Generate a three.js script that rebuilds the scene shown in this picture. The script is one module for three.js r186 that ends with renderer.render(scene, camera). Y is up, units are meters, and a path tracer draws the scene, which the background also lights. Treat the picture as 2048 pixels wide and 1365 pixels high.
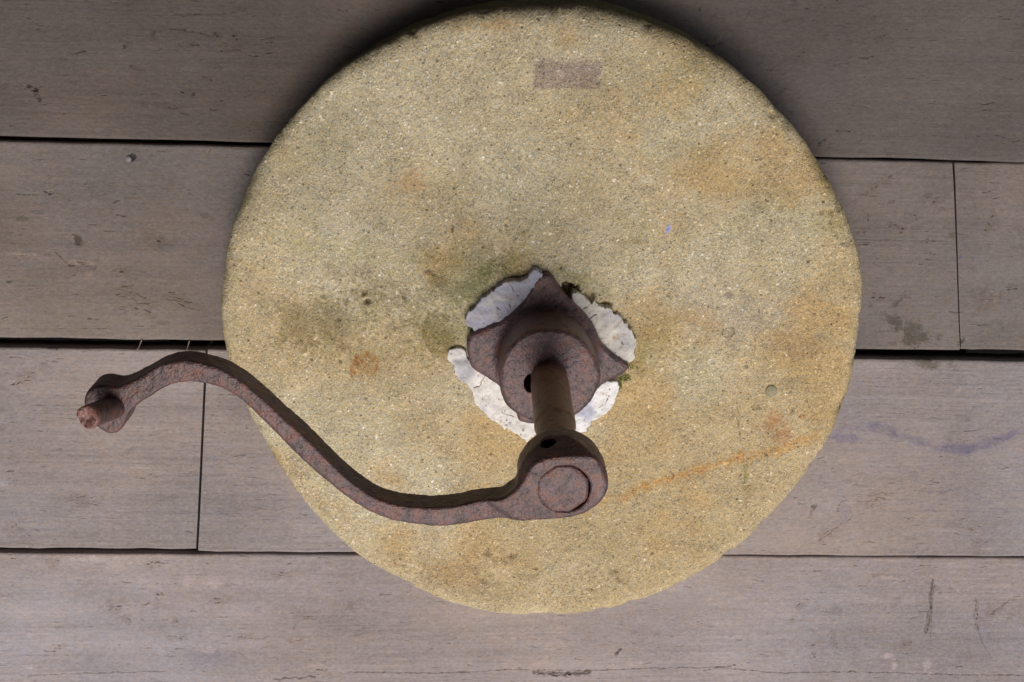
import * as THREE from 'three';

// ---------------------------------------------------------------- camera
const scene = new THREE.Scene();
const camera = new THREE.PerspectiveCamera(30.54, 1024 / 682, 0.05, 200);
camera.position.set(-0.061214, 1.269146, -0.348319);
camera.up.set(-0.005495, -0.264907, -0.964258);
camera.lookAt(0, 0, 0);
camera.updateMatrixWorld(true);

// ---------------------------------------------------------------- sky, sun, exposure
const EXPOSURE = 1.62;
{
  const W = 128, H = 64, d = new Float32Array(W * H * 4);
  for (let j = 0; j < H; j++) for (let i = 0; i < W; i++) {
    const up = (j + 0.5) / H * 2 - 1;                       // -1 nadir .. 1 zenith: an even overcast
    const k = up > 0 ? 0.5 + 0.1 * up : 0.2;
    const o = (j * W + i) * 4;
    d[o] = 0.93 * k; d[o + 1] = 0.96 * k; d[o + 2] = 1.04 * k; d[o + 3] = 1;
  }
  const t = new THREE.DataTexture(d, W, H, THREE.RGBAFormat, THREE.FloatType);
  t.mapping = THREE.EquirectangularReflectionMapping; t.magFilter = THREE.LinearFilter; t.needsUpdate = true;
  scene.background = t; scene.environment = t;
}
const sun = new THREE.DirectionalLight(0xfff6ea, 1.5);
sun.position.set(-0.05, 4.5, 1.9); sun.target.position.set(0, 0, 0);
sun.castShadow = true; sun.shadow.radius = 52; sun.shadow.mapSize.set(2048, 2048);
Object.assign(sun.shadow.camera, { left: -2, right: 2, top: 2, bottom: -2, near: 0.1, far: 20 });
scene.add(sun, sun.target);

// ---------------------------------------------------------------- small helpers
let seed = 20731;
const rnd = () => { seed = (seed * 1664525 + 1013904223) >>> 0; return seed / 4294967296; };
const rr = (a, b) => a + (b - a) * rnd();
const clamp = (x, a = 0, b = 1) => x < a ? a : x > b ? b : x;
const smooth = (a, b, x) => { const t = clamp((x - a) / (b - a)); return t * t * (3 - 2 * t); };
const mix = (a, b, t) => a + (b - a) * t;
const mix3 = (a, b, t) => [a[0] + (b[0] - a[0]) * t, a[1] + (b[1] - a[1]) * t, a[2] + (b[2] - a[2]) * t];
const RT = new Float32Array(4096); for (let i = 0; i < 4096; i++) RT[i] = rnd() * 2 - 1;
const PM = new Uint16Array(4096); for (let i = 0; i < 4096; i++) PM[i] = (rnd() * 4096) | 0;
const hash = (x, y, z) => RT[(PM[(PM[(x & 4095)] + y) & 4095] + z * 57) & 4095];
function noise(x, y, z = 0) {
  const xi = Math.floor(x), yi = Math.floor(y), zi = Math.floor(z);
  let u = x - xi, v = y - yi, w = z - zi;
  u = u * u * (3 - 2 * u); v = v * v * (3 - 2 * v); w = w * w * (3 - 2 * w);
  const L = (zz) => {
    const a = hash(xi, yi, zz), b = hash(xi + 1, yi, zz), c = hash(xi, yi + 1, zz), d = hash(xi + 1, yi + 1, zz);
    return a + (b - a) * u + (c - a + (a - b - c + d) * u) * v;
  };
  const l0 = L(zi); return w === 0 ? l0 : l0 + (L(zi + 1) - l0) * w;
}
function fbm(x, y, z = 0, n = 3) { let s = 0, a = 0.5, k = 1; for (let i = 0; i < n; i++) { s += a * noise(x * k + i * 17.3, y * k + i * 9.1, z * k); a *= 0.5; k *= 2.03; } return s; }
const counts = {};
function numbered(n) { const k = counts[n] = (counts[n] ?? -1) + 1; return k ? `${n}_${String(k).padStart(3, '0')}` : n; }
function part(name, geometry, material, parent) {
  const m = new THREE.Mesh(geometry, material); m.name = numbered(name);
  m.castShadow = m.receiveShadow = true; parent.add(m); return m;
}
function structure(o) { o.userData.kind = 'structure'; return o; }

// where a line of sight of the photograph (2048 x 1365 pixels) meets a plane
const eye = camera.position.clone();
const FOC = 2500;
const sight = (px, py) => new THREE.Vector3((px - 1024) / FOC, -(py - 682.5) / FOC, -1).applyQuaternion(camera.quaternion);
function onFloor(px, py, y = 0) { const d = sight(px, py), t = (y - eye.y) / d.y; return [eye.x + d.x * t, eye.z + d.z * t]; }

// ---------------------------------------------------------------- the grindstone's own frame: z along the axle, foot of the axle on the planks
const LZ = new THREE.Vector3(-0.027179, 0.998196, 0.053540).normalize();
const LX = new THREE.Vector3(1, 0, 0).addScaledVector(LZ, -LZ.x).normalize();
const LY = new THREE.Vector3().crossVectors(LZ, LX);
const FOOT = new THREE.Vector3(0.032154, 0, -0.014332);
const FACE = 0.07084, THICK = 0.055;                     // height of the stone's face along the axle, thickness of the stone
function onStone(px, py, h = 0) {
  const d = sight(px, py), o = eye.clone().sub(FOOT);
  const t = (FACE + h - o.dot(LZ)) / d.dot(LZ), p = o.addScaledVector(d, t);
  return [p.dot(LX), p.dot(LY)];
}
const traceStone = (pts, h) => pts.map(([x, y]) => onStone(x, y, h));

// ---------------------------------------------------------------- meshes from distance fields (surface nets)
function densify(pts, n = 4) {
  const out = [], N = pts.length;
  for (let i = 0; i < N; i++) {
    const [p0, p1, p2, p3] = [pts[(i + N - 1) % N], pts[i], pts[(i + 1) % N], pts[(i + 2) % N]];
    for (let k = 0; k < n; k++) {
      const t = k / n, t2 = t * t, t3 = t2 * t;
      out.push([0, 1].map(a => 0.5 * (2 * p1[a] + (p2[a] - p0[a]) * t + (2 * p0[a] - 5 * p1[a] + 4 * p2[a] - p3[a]) * t2 + (3 * p1[a] - p0[a] - 3 * p2[a] + p3[a]) * t3)));
    }
  }
  return out;
}
function polyDist(poly) {
  const N = poly.length;
  return (x, y) => {
    let d = 1e9, inside = false;
    for (let i = 0, j = N - 1; i < N; j = i++) {
      const ax = poly[j][0], ay = poly[j][1], bx = poly[i][0], by = poly[i][1];
      const ex = bx - ax, ey = by - ay, wx = x - ax, wy = y - ay;
      const t = clamp((wx * ex + wy * ey) / (ex * ex + ey * ey + 1e-18));
      const qx = wx - ex * t, qy = wy - ey * t, q = qx * qx + qy * qy;
      if (q < d) d = q;
      if ((ay > y) !== (by > y) && x < (bx - ax) * (y - ay) / (by - ay) + ax) inside = !inside;
    }
    d = Math.sqrt(d); return inside ? -d : d;
  };
}
const slab = (d2, dz, r) => { const a = d2 + r, b = dz + r; return Math.hypot(Math.max(a, 0), Math.max(b, 0)) + Math.min(Math.max(a, b), 0) - r; };
const smin = (a, b, k) => { const h = Math.max(k - Math.abs(a - b), 0) / k; return Math.min(a, b) - h * h * k * 0.25; };
const segDist = (x, y, a, b) => { const ex = b[0] - a[0], ey = b[1] - a[1], t = clamp(((x - a[0]) * ex + (y - a[1]) * ey) / (ex * ex + ey * ey)); return Math.hypot(x - a[0] - ex * t, y - a[1] - ey * t); };
function bounds(poly, pad) { const xs = poly.map(p => p[0]), ys = poly.map(p => p[1]); return [Math.min(...xs) - pad, Math.min(...ys) - pad, Math.max(...xs) + pad, Math.max(...ys) + pad]; }
// field(x, y, z, flat) with flat = plan(x, y); rough(x, y, z) is added near the surface
function nets(lo, hi, cell, plan, field, rough, paint, lean = [0.62, -0.78]) {
  const [nx, ny, nz] = [0, 1, 2].map(a => Math.ceil((hi[a] - lo[a]) / cell) + 1);
  const D = new Float32Array(nx * ny * nz), at = (i, j, k) => (k * ny + j) * nx + i;
  for (let j = 0; j < ny; j++) for (let i = 0; i < nx; i++) {
    const x = lo[0] + i * cell, y = lo[1] + j * cell, flat = plan(x, y);
    for (let k = 0; k < nz; k++) {
      const z = lo[2] + k * cell; let d = field(x, y, z, flat);
      if (Math.abs(d) < 3 * cell) d += rough(x, y, z);
      D[at(i, j, k)] = d;
    }
  }
  const id = new Int32Array(nx * ny * nz).fill(-1), P = [], C = [], I = [];
  for (let k = 0; k < nz - 1; k++) for (let j = 0; j < ny - 1; j++) for (let i = 0; i < nx - 1; i++) {
    let s = 0; const c = [];
    for (let q = 0; q < 8; q++) { const v = D[at(i + (q & 1), j + (q >> 1 & 1), k + (q >> 2))]; c.push(v); if (v < 0) s++; }
    if (s === 0 || s === 8) continue;
    let n = 0, X = 0, Y = 0, Z = 0;
    for (const [a, b] of EDGES) if ((c[a] < 0) !== (c[b] < 0)) {
      const t = c[a] / (c[a] - c[b]);
      X += mix(a & 1, b & 1, t); Y += mix(a >> 1 & 1, b >> 1 & 1, t); Z += mix(a >> 2, b >> 2, t); n++;
    }
    const p = [lo[0] + (i + X / n) * cell, lo[1] + (j + Y / n) * cell, lo[2] + (k + Z / n) * cell];
    id[at(i, j, k)] = P.length / 3; P.push(...p); C.push(...paint(...p));
  }
  const quad = (a, b, c, d, flip) => { if (a < 0 || b < 0 || c < 0 || d < 0) return; flip ? I.push(a, c, b, a, d, c) : I.push(a, b, c, a, c, d); };
  for (let k = 1; k < nz - 1; k++) for (let j = 1; j < ny - 1; j++) for (let i = 1; i < nx - 1; i++) {
    const s = D[at(i, j, k)] < 0;
    if (s !== D[at(i + 1, j, k)] < 0) quad(id[at(i, j - 1, k - 1)], id[at(i, j, k - 1)], id[at(i, j, k)], id[at(i, j - 1, k)], !s);
    if (s !== D[at(i, j + 1, k)] < 0) quad(id[at(i - 1, j, k - 1)], id[at(i - 1, j, k)], id[at(i, j, k)], id[at(i, j, k - 1)], !s);
    if (s !== D[at(i, j, k + 1)] < 0) quad(id[at(i - 1, j - 1, k)], id[at(i, j - 1, k)], id[at(i, j, k)], id[at(i - 1, j, k)], !s);
  }
  const g = new THREE.BufferGeometry();
  g.setAttribute('position', new THREE.Float32BufferAttribute(P, 3));
  g.setAttribute('color', new THREE.Float32BufferAttribute(C, 3));
  const U = []; for (let i = 0; i < P.length; i += 3) U.push((P[i] + P[i + 2] * lean[0]) / 0.12, (P[i + 1] + P[i + 2] * lean[1]) / 0.12);
  g.setAttribute('uv', new THREE.Float32BufferAttribute(U, 2));
  g.setIndex(I); g.computeVertexNormals(); return g;
}
const EDGES = [[0, 1], [2, 3], [4, 5], [6, 7], [0, 2], [1, 3], [4, 6], [5, 7], [0, 4], [1, 5], [2, 6], [3, 7]];

// ---------------------------------------------------------------- painted maps in real metres
class Sheet {                                           // a colour map and a height map (metres) over a rectangle
  constructor(x0, y0, w, h, W, H) { Object.assign(this, { x0, y0, w, h, W, H, c: new Float32Array(W * H * 3), z: new Float32Array(W * H) }); this.px = w / W; }
  fill(f) { for (let j = 0; j < this.H; j++) for (let i = 0; i < this.W; i++) f(this.x0 + (i + 0.5) * this.px, this.y0 + (j + 0.5) * this.px, j * this.W + i); }
  region(x, y, r, f) {
    const a = Math.max(0, Math.floor((x - r - this.x0) / this.px)), b = Math.min(this.W - 1, Math.ceil((x + r - this.x0) / this.px));
    const c = Math.max(0, Math.floor((y - r - this.y0) / this.px)), d = Math.min(this.H - 1, Math.ceil((y + r - this.y0) / this.px));
    for (let j = c; j <= d; j++) for (let i = a; i <= b; i++) f(this.x0 + (i + 0.5) * this.px, this.y0 + (j + 0.5) * this.px, j * this.W + i);
  }
  tint(o, col, a) { const c = this.c, k = o * 3; for (let q = 0; q < 3; q++) c[k + q] += (col[q] - c[k + q]) * a; }
  scale(o, col, a) { const c = this.c, k = o * 3; for (let q = 0; q < 3; q++) c[k + q] *= 1 + (col[q] - 1) * a; }
  // a stain with a ragged outline: colour multiplied by mul
  stain(x, y, rx, ry, turn, mul, a, ragged = 0.7, f = 60, soft = 0.6, dz = 0) {
    const cs = Math.cos(turn), sn = Math.sin(turn), s = rnd() * 90;
    this.region(x, y, Math.max(rx, ry) * 1.8, (u, v, o) => {
      const p = ((u - x) * cs + (v - y) * sn) / rx, q = (-(u - x) * sn + (v - y) * cs) / ry;
      const e = Math.hypot(p, q) + ragged * (fbm(u * f + s, v * f, 0, 4) + 0.5 * noise(u * f * 9, v * f * 9));
      const m = 1 - smooth(1 - soft, 1 + soft * 0.3, e);
      if (m > 0) { this.scale(o, mul, m * a); this.z[o] += dz * m; }
    });
  }
  // a stroke along a polyline: dark groove or pale scratch
  stroke(pts, w, mul, a, dz = 0, wob = 0.3, broken = 0) {
    const s = rnd() * 90;
    for (let k = 0; k + 1 < pts.length; k++) {
      const A = pts[k], B = pts[k + 1], R = Math.hypot(B[0] - A[0], B[1] - A[1]) / 2 + w * 2.5 + 0.002;
      this.region((A[0] + B[0]) / 2, (A[1] + B[1]) / 2, R, (u, v, o) => {
        const n = noise(u * 180 + s, v * 180), uu = u + n * w * wob, vv = v + noise(u * 180, v * 180 + s) * w * wob * 2;
        const d = segDist(uu, vv, A, B) / (w * (1 + 0.6 * noise(u * 300, v * 300 + s) + 0.45 * noise(u * 800, v * 800 + s)));
        let m = 1 - smooth(0.2, 1.05, d); if (m <= 0) return;
        m *= 0.72 + 0.5 * noise(u * 420 + s, v * 700);
        if (broken) m *= smooth(broken - 0.25, broken + 0.25, 0.5 + noise(u * 90 + s, v * 90));
        this.scale(o, mul, m * a); this.z[o] += dz * m;
      });
    }
  }
  textures(zmin, zmax) {
    const n = this.W * this.H, c = new Uint8Array(n * 4), z = new Uint8Array(n * 4);
    const g = x => { x = clamp(x); return 255 * (x < 0.0031308 ? 12.92 * x : 1.055 * Math.pow(x, 1 / 2.4) - 0.055); };
    for (let o = 0; o < n; o++) {
      for (let q = 0; q < 3; q++) c[o * 4 + q] = g(this.c[o * 3 + q]) + 0.5;
      const h = clamp((this.z[o] - zmin) / (zmax - zmin)) * 255; z[o * 4] = z[o * 4 + 1] = z[o * 4 + 2] = h; c[o * 4 + 3] = z[o * 4 + 3] = 255;
    }
    const mk = (d, srgb) => { const t = new THREE.DataTexture(d, this.W, this.H); t.magFilter = THREE.LinearFilter; t.wrapS = t.wrapT = THREE.RepeatWrapping; if (srgb) t.colorSpace = THREE.SRGBColorSpace; t.needsUpdate = true; return t; };
    return { map: mk(c, true), bumpMap: mk(z, false), bumpScale: zmax - zmin };
  }
  uv(x, y) { return [(x - this.x0) / this.w, (y - this.y0) / this.h]; }
}

// ================================================================ THE SETTING
const dull = (r, g, b, rough = 0.95) => new THREE.MeshStandardMaterial({ color: new THREE.Color().setRGB(r, g, b), roughness: rough });
{
  const g = part('ground', new THREE.BoxGeometry(60, 0.2, 60), dull(0.2, 0.18, 0.15), scene); g.position.y = -0.52; structure(g);
  const roof = part('unseen_porch_roof', new THREE.BoxGeometry(4.6, 0.12, 3.0), dull(0.05, 0.04, 0.033), scene); roof.position.set(0.7, 2.36, -1.2); structure(roof);  // unseen roof, placed and sized to cut the light from overhead
  const wall = part('unseen_back_wall', new THREE.BoxGeometry(4.6, 2.72, 0.15), dull(0.05, 0.04, 0.033), scene); wall.position.set(0.7, 0.938, -2.2); structure(wall);  // unseen wall, keeps sky light off the faces turned to the back
  const side = part('added_side_wall', new THREE.BoxGeometry(0.15, 2.72, 2.2), dull(0.05, 0.04, 0.033), scene); side.position.set(-1.53, 0.938, -0.725); structure(side);  // added wall out of view, darkens the left planks
}
const floor = structure(new THREE.Group()); floor.name = 'plank_floor'; scene.add(floor);

// ---- the wood, painted in floor metres
const wood = new Sheet(-0.69, -0.5, 1.38, 1.0, 2048, 1484);
{
  const joints = [[[0, 277], [2048, 326]], [[0, 686], [2048, 712]], [[0, 1103], [2048, 1115]]].map(([a, b]) => [...onFloor(...a), ...onFloor(...b)]), rowEdge = x => joints.map(([x0, z0, x1, z1]) => z0 + (z1 - z0) * (x - x0) / (x1 - x0));
  const tones = [[0.110, 0.088, 0.079], [0.170, 0.139, 0.128], [0.254, 0.210, 0.201], [0.276, 0.229, 0.224]];  // rows darken towards the back: light falloff painted into the tones
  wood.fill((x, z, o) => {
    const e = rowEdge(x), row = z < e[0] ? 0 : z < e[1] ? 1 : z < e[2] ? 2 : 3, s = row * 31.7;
    const bend = 0.012 * fbm(x * 1.6 + s, z * 3, 0, 2);
    const zz = z + bend;
    const ring = fbm(x * 2.2 + s, zz * 75 + s, 0, 3), grain = fbm(x * 16 + s, zz * 480, 0, 3), fine = noise(x * 60, zz * 1300 + s);
    const cloud = fbm(x * 7 + s, z * 9, 0.5, 4), patch = fbm(x * 5 + 77, z * 7 + s, 0.5, 2), speck = hash((x * 1484) | 0, (z * 1484) | 0, 3), sp2 = noise(x * 520, z * 700, 2.5);
    const k = 1 + 0.13 * ring + 0.08 * grain * (1 + 3.2 * patch) + 0.04 * fine + 0.38 * cloud + 0.09 * speck + 0.15 * sp2 + 0.12 * noise(x * 240, z * 420, 6.5), t = tones[row];
    const warm = fbm(x * 5 + 40, z * 8 + s, 0, 3) * 0.09 + 0.04 * noise(x * 260, z * 330, 8.5) + 0.03 * noise(x * 110, z * 220, 4.5);
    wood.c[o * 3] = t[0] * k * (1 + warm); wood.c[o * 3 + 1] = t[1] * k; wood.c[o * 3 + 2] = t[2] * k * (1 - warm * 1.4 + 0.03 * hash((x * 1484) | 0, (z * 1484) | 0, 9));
    wood.z[o] = 0.00014 * ring + 0.00010 * grain * (1 + 2.6 * patch) + 0.00005 * fine + 0.0003 * cloud + 0.00016 * sp2 + 0.00012 * noise(x * 240, z * 420, 6.5);
  });
  const F = (...p) => p.map(([x, y]) => onFloor(x, y));
  // short nicks with painted highlights and lifted fibres everywhere, more of them along the grain
  for (let i = 0; i < 4800; i++) {
    const x = rr(-0.66, 0.67), z = rr(-0.46, 0.46), along = rnd() < 0.85, big = Math.pow(rnd(), 9);
    const a = along ? rr(-0.12, 0.12) : rr(-1.5, 1.5), l = rr(0.0006, 0.0034) * (1 + 1.6 * big) * (along ? 1 : 0.6), w = rr(0.0003, 0.0006) * (1 + 1.4 * big);
    const ends = [[x - Math.cos(a) * l, z - Math.sin(a) * l], [x + Math.cos(a) * l, z + Math.sin(a) * l]];
    wood.stroke(ends, w, [0.46, 0.40, 0.36], rr(0.25, 0.9), -0.0005 - 0.0006 * big, 0.7, rnd() < 0.5 ? 0.45 : 0);
    if (rnd() < 0.35) wood.stroke(ends.map(p => [p[0], p[1] + w * 1.7]), w * 0.8, [1.35, 1.32, 1.28], rr(0.3, 0.7), 0.0003, 0.7);  // pale highlight painted beneath some nicks
  }
  for (let i = 0; i < 420; i++) wood.stain(rr(-0.66, 0.67), rr(-0.46, 0.46), rr(0.003, 0.012), rr(0.001, 0.004), rr(-0.3, 0.3), rnd() < 0.5 ? [0.62, 0.6, 0.56] : [1.3, 1.25, 1.2], rr(0.2, 0.6), 1.2, 160);
  // long hairline splits along the grain
  for (let i = 0; i < 46; i++) { const x = rr(-0.66, 0.6), z = rr(-0.46, 0.46), l = rr(0.04, 0.22); wood.stroke([[x, z], [x + l / 2, z + rr(-0.002, 0.003)], [x + l, z + rr(-0.003, 0.004)]], 0.0004, [0.5, 0.45, 0.42], rr(0.3, 0.8), -0.0005, 0.8, 0.45); }
  // larger marks, where they are
  const dark = [0.3, 0.27, 0.22], mud = [0.36, 0.35, 0.25], blue = [0.72, 0.72, 0.90], pale = [1.55, 1.5, 1.5];
  // a scuffed place: torn fibres and small chips in a cluster
  const scuff = (px, py, w, h, turn = 0, col = [0.42, 0.36, 0.31], n = 7) => {
    const [x, z] = onFloor(px, py), W = w / 1810, Hh = h / 1810, cs = Math.cos(turn), sn = Math.sin(turn);
    for (let i = 0; i < n; i++) {
      const u = rr(-1, 1) * W, v = rr(-1, 1) * Hh, l = rr(0.08, 0.34) * W, a = turn + rr(-0.3, 0.3), cx = x + u * cs - v * sn, cz = z + u * sn + v * cs, q = rr(0.00035, 0.0009);
      const e = [[cx - l * Math.cos(a), cz - l * Math.sin(a)], [cx, cz + rr(-1, 1) * 0.0006], [cx + l * Math.cos(a), cz + l * Math.sin(a)]];
      wood.stroke(e, q, col, rr(0.35, 0.9), -0.0008, 0.8, 0.35);
      if (i % 2) wood.stroke(e.map(p => [p[0], p[1] + q * 1.8]), q, [1.3, 1.26, 1.2], rr(0.3, 0.7), 0.0004, 0.8, 0.35);  // painted highlight beneath alternate fibres
    }
    wood.stain(x, z, W * 1.2, Hh * 1.5 + 0.001, turn, [0.84, 0.79, 0.74], 0.7, 1.5, 140);
  };
  const spot = (px, py, rx, ry, turn, mul, a, rag = 1, f = 90, soft = 0.6, dz = 0) => { const [x, z] = onFloor(px, py); wood.stain(x, z, rx / 1810, ry / 1810, turn, mul, a, rag, f, soft, dz); };
  const line = (pts, w, mul, a, dz, broken = 0) => wood.stroke(F(...pts), w / 1810, mul, a, dz, w > 4 ? 0.18 : 0.45, broken);
  spot(1830, 672, 36, 26, 0.2, mud, 0.8, 1.1, 120); spot(1785, 640, 34, 12, 0.55, mud, 0.7, 1.1, 120); spot(1802, 600, 18, 8, -0.8, mud, 0.7, 1.1, 120); spot(1850, 726, 46, 11, 0.15, mud, 0.75, 1.1, 120);
  spot(1940, 470, 60, 90, 0, [0.93, 0.93, 0.95], 0.8, 0.8, 20); spot(1968, 598, 26, 20, 0.3, [0.8, 0.7, 0.66], 0.7, 1.6, 200);
  spot(1690, 876, 34, 10, 0.08, blue, 0.9, 0.5, 80, 0.4); for (const [dy, w, q] of [[0, 10, 0.4], [5, 6, 0.45], [-5, 5, 0.4], [1, 15, 0.35]]) line([[1660, 868 + dy], [1700, 855 + dy], [1750, 856 + dy], [1790, 868 + dy], [1840, 880 + dy], [1890, 897 + dy], [1935, 901 + dy], [1990, 882 + dy], [2060, 856 + dy]], w, blue, q, 0, 0.2);
  spot(1930, 896, 60, 14, -0.08, blue, 0.85, 0.6, 80); spot(2010, 872, 50, 9, -0.25, blue, 0.8, 0.6, 80); spot(1760, 850, 30, 7, 0.1, blue, 0.6, 0.8, 90);
  for (let i = 0; i < 9; i++) { const y = 925 + i * 11; line([[1640, y + 22 - i * 2], [1740, y + 10], [1850, y + 4 + rr(-4, 4)], [2048, y - 14 + i * 3]], rr(1.5, 3.5), blue, rr(0.25, 0.65), -0.0002, 0.4); }
  for (let i = 0; i < 12; i++) { const y = 735 + i * 9; line([[1712, y], [1800, y + rr(-3, 3)], [1930, y + 5], [2048, y + 8]], rr(1, 2), [0.7, 0.68, 0.7], rr(0.3, 0.6), -0.0003, 0.45); }
  { const c = [1690, 1022], pts = []; for (let i = 0; i <= 20; i++) pts.push([c[0] + 15 * Math.cos(i / 20 * 6.283), c[1] + 21 * Math.sin(i / 20 * 6.283)]); line(pts, 1.3, dark, 0.75, -0.0004, 0.3); spot(1690, 1022, 14, 20, 0, [0.93, 0.92, 0.99], 0.9, 0.1, 40, 0.2); }
  scuff(1748, 1000, 26, 9, -0.5, [0.5, 0.41, 0.35], 14); scuff(1662, 1064, 28, 8, -0.75, [0.45, 0.37, 0.31], 14);
  line([[1598, 1006], [1612, 1007]], 2, dark, 0.8, -0.0006); spot(1628, 1014, 7, 5, -0.5, dark, 0.8); spot(1622, 1026, 4, 9, 0, [0.6, 0.55, 0.5], 0.8);
  for (const [x, y, w, h] of [[1936, 1058, 9, 3], [1920, 1038, 7, 4], [1960, 1090, 12, 9], [1738, 1083, 9, 3], [1602, 1212, 4, 4], [1628, 1312, 5, 6], [1815, 1287, 7, 5], [1668, 1284, 4, 9], [1580, 1243, 7, 3], [2020, 1240, 6, 5], [1757, 1152, 10, 2], [1634, 1288, 10, 2]]) scuff(x, y, w * 1.3, h * 1.2, rr(-0.4, 0.4), dark, 5);
  for (const [dx, w, q] of [[0, 2.6, 0.25], [-4, 1.4, 0.5], [5, 1.2, 0.55], [2, 1.6, 0.4]]) line([[1866 + dx, 1160], [1862 + dx * 0.7, 1205], [1860 + dx, 1232], [1854 + dx, 1266]], w, [0.35, 0.3, 0.25], 0.9, -0.001, q); spot(1866, 1178, 14, 5, 0, [0.55, 0.47, 0.4], 0.7, 1.4, 200); line([[1866, 1160], [1862, 1290]], 1.5, [0.55, 0.5, 0.45], 0.7, -0.0004);
  for (const [dx, w, q] of [[0, 2.2, 0.3], [4, 1.2, 0.55], [-3, 1.2, 0.55]]) line([[1955 + dx, 1198], [1952 + dx, 1230], [1958 + dx, 1262]], w, [0.42, 0.36, 0.32], 0.9, -0.0009, q); line([[1958, 1262], [1966, 1285], [1988, 1325]], 1.4, [0.5, 0.44, 0.4], 0.8, -0.0006); for (let i = 0; i < 5; i++) line([[1983 + i * 7, 1230 - i * 5], [1992 + i * 7, 1221 - i * 5]], 2, [0.5, 0.44, 0.38], 0.8, -0.0006, 0.4);
  spot(1968, 1250, 14, 90, -0.1, [0.95, 0.95, 1.05], 0.9, 0.6, 40);
  spot(1780, 1312, 13, 7, 0, pale, 0.9, 1, 120); spot(1790, 1335, 7, 17, 0, pale, 0.8, 1, 120); spot(1850, 1330, 12, 22, 0, pale, 0.6, 1.2, 120); spot(1735, 1298, 30, 12, 0.5, [1.25, 1.22, 1.3], 0.6, 1.3, 100); spot(1820, 1212, 20, 16, 0.3, [1.4, 1.35, 1.3], 0.5, 1.4, 200); spot(1780, 1158, 24, 5, 0.3, [1.35, 1.3, 1.25], 0.6, 1.2, 150);
  spot(1550, 1220, 50, 18, 0.05, [1.2, 1.15, 1.1], 0.6, 1.2, 70); spot(1670, 1222, 16, 9, 0, [0.78, 0.77, 0.8], 0.7, 0.6, 60);
  for (let i = 0; i < 4; i++) line([[1530 + i * 3, 1044 + i * 4], [1590, 1045 + i * 4]], 1.2, [1.3, 1.26, 1.2], 0.6, 0.0002, 0.4);
  // the split near the lower edge of the picture
  line([[700, 1345], [860, 1347], [960, 1345], [1010, 1340], [1100, 1341], [1180, 1342], [1300, 1337], [1440, 1336], [1560, 1347], [1700, 1344], [1900, 1350], [2048, 1352]], 1.6, [0.45, 0.4, 0.37], 0.9, -0.0008);
  line([[1068, 1345], [1110, 1348], [1140, 1349], [1178, 1345]], 6, [0.36, 0.31, 0.27], 0.95, -0.002); line([[1432, 1335], [1470, 1333]], 3, [0.45, 0.4, 0.35], 0.8, -0.001);
  line([[1232, 1312], [1239, 1302]], 4, [0.32, 0.27, 0.23], 0.95, -0.002); line([[1237, 1314], [1243, 1304]], 2, [1.5, 1.45, 1.4], 0.8, 0.0006);
  line([[60, 1352], [110, 1349], [180, 1347], [330, 1343]], 2, [0.6, 0.53, 0.48], 0.7, -0.0007); line([[545, 1360], [630, 1354]], 3, [0.45, 0.4, 0.37], 0.8, -0.001);
  // left side
  line([[58, 172], [72, 182], [78, 198]], 5, [0.42, 0.37, 0.33], 0.95, -0.0015); line([[52, 170], [70, 178]], 2, [1.6, 1.5, 1.5], 0.7, 0.0006); spot(248, 93, 5, 5, 0, dark, 0.9); spot(305, 69, 8, 8, 0, [0.5, 0.47, 0.42], 0.8);
  line([[330, 54], [370, 60], [425, 68]], 3, [0.65, 0.6, 0.57], 0.8, -0.0006); line([[310, 30], [390, 27], [470, 26]], 2.5, [0.75, 0.7, 0.66], 0.7, -0.0004);
  for (const [x, y] of [[436, 70], [475, 78], [475, 100], [455, 103], [386, 90], [270, 136], [378, 188], [418, 158], [352, 216], [438, 206], [498, 257], [430, 135]]) scuff(x, y, rr(7, 13), rr(2, 5), rr(-0.2, 0.5), [0.45, 0.42, 0.33], 4);
  for (let i = 0; i < 5; i++) line([[533, 78 + i * 7], [543, 77 + i * 7]], 2.2, [0.6, 0.5, 0.45], 0.8, -0.0007);
  spot(156, 482, 9, 12, 0, [0.35, 0.33, 0.24], 0.95, 1, 160, 0.5, -0.0008); spot(160, 524, 24, 4, 0.1, [1.5, 1.45, 1.35], 0.6, 1, 120); line([[108, 500], [125, 520], [140, 530], [190, 535]], 2, [0.6, 0.52, 0.48], 0.8, -0.0008, 0.3);
  line([[88, 384], [98, 389], [108, 384]], 2.5, dark, 0.9, -0.001); line([[90, 380], [106, 378]], 2, [1.35, 1.3, 1.2], 0.8, 0.0004); spot(30, 508, 34, 3, 0.02, [1.45, 1.45, 1.45], 0.7, 1, 100); spot(42, 437, 12, 6, 0.2, [0.6, 0.58, 0.45], 0.7);
  scuff(265, 600, 30, 16, 0.2, [0.5, 0.42, 0.37], 18); scuff(312, 475, 12, 9, 0.6); scuff(370, 605, 36, 8, 0.4, [0.55, 0.46, 0.41], 12); scuff(240, 540, 16, 7, 0); scuff(170, 530, 28, 7, 0.1); spot(325, 494, 26, 8, 0.1, [0.85, 0.85, 0.9], 0.8); spot(405, 430, 18, 6, 0.3, [0.6, 0.58, 0.48], 0.7, 1.2, 160);
  scuff(46, 757, 24, 9, -0.4, [0.45, 0.4, 0.31], 12); scuff(165, 1000, 28, 10, 0.1, [0.48, 0.41, 0.34], 14); scuff(35, 1065, 20, 15, 0.8, [0.5, 0.43, 0.38], 14); scuff(1985, 1225, 26, 9, -0.6, [0.5, 0.43, 0.37], 8); spot(300, 950, 60, 20, 0, [1.1, 1.07, 1.03], 0.7, 1.2, 60); spot(260, 900, 20, 5, -0.8, [0.8, 0.72, 0.74], 0.7);
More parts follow.
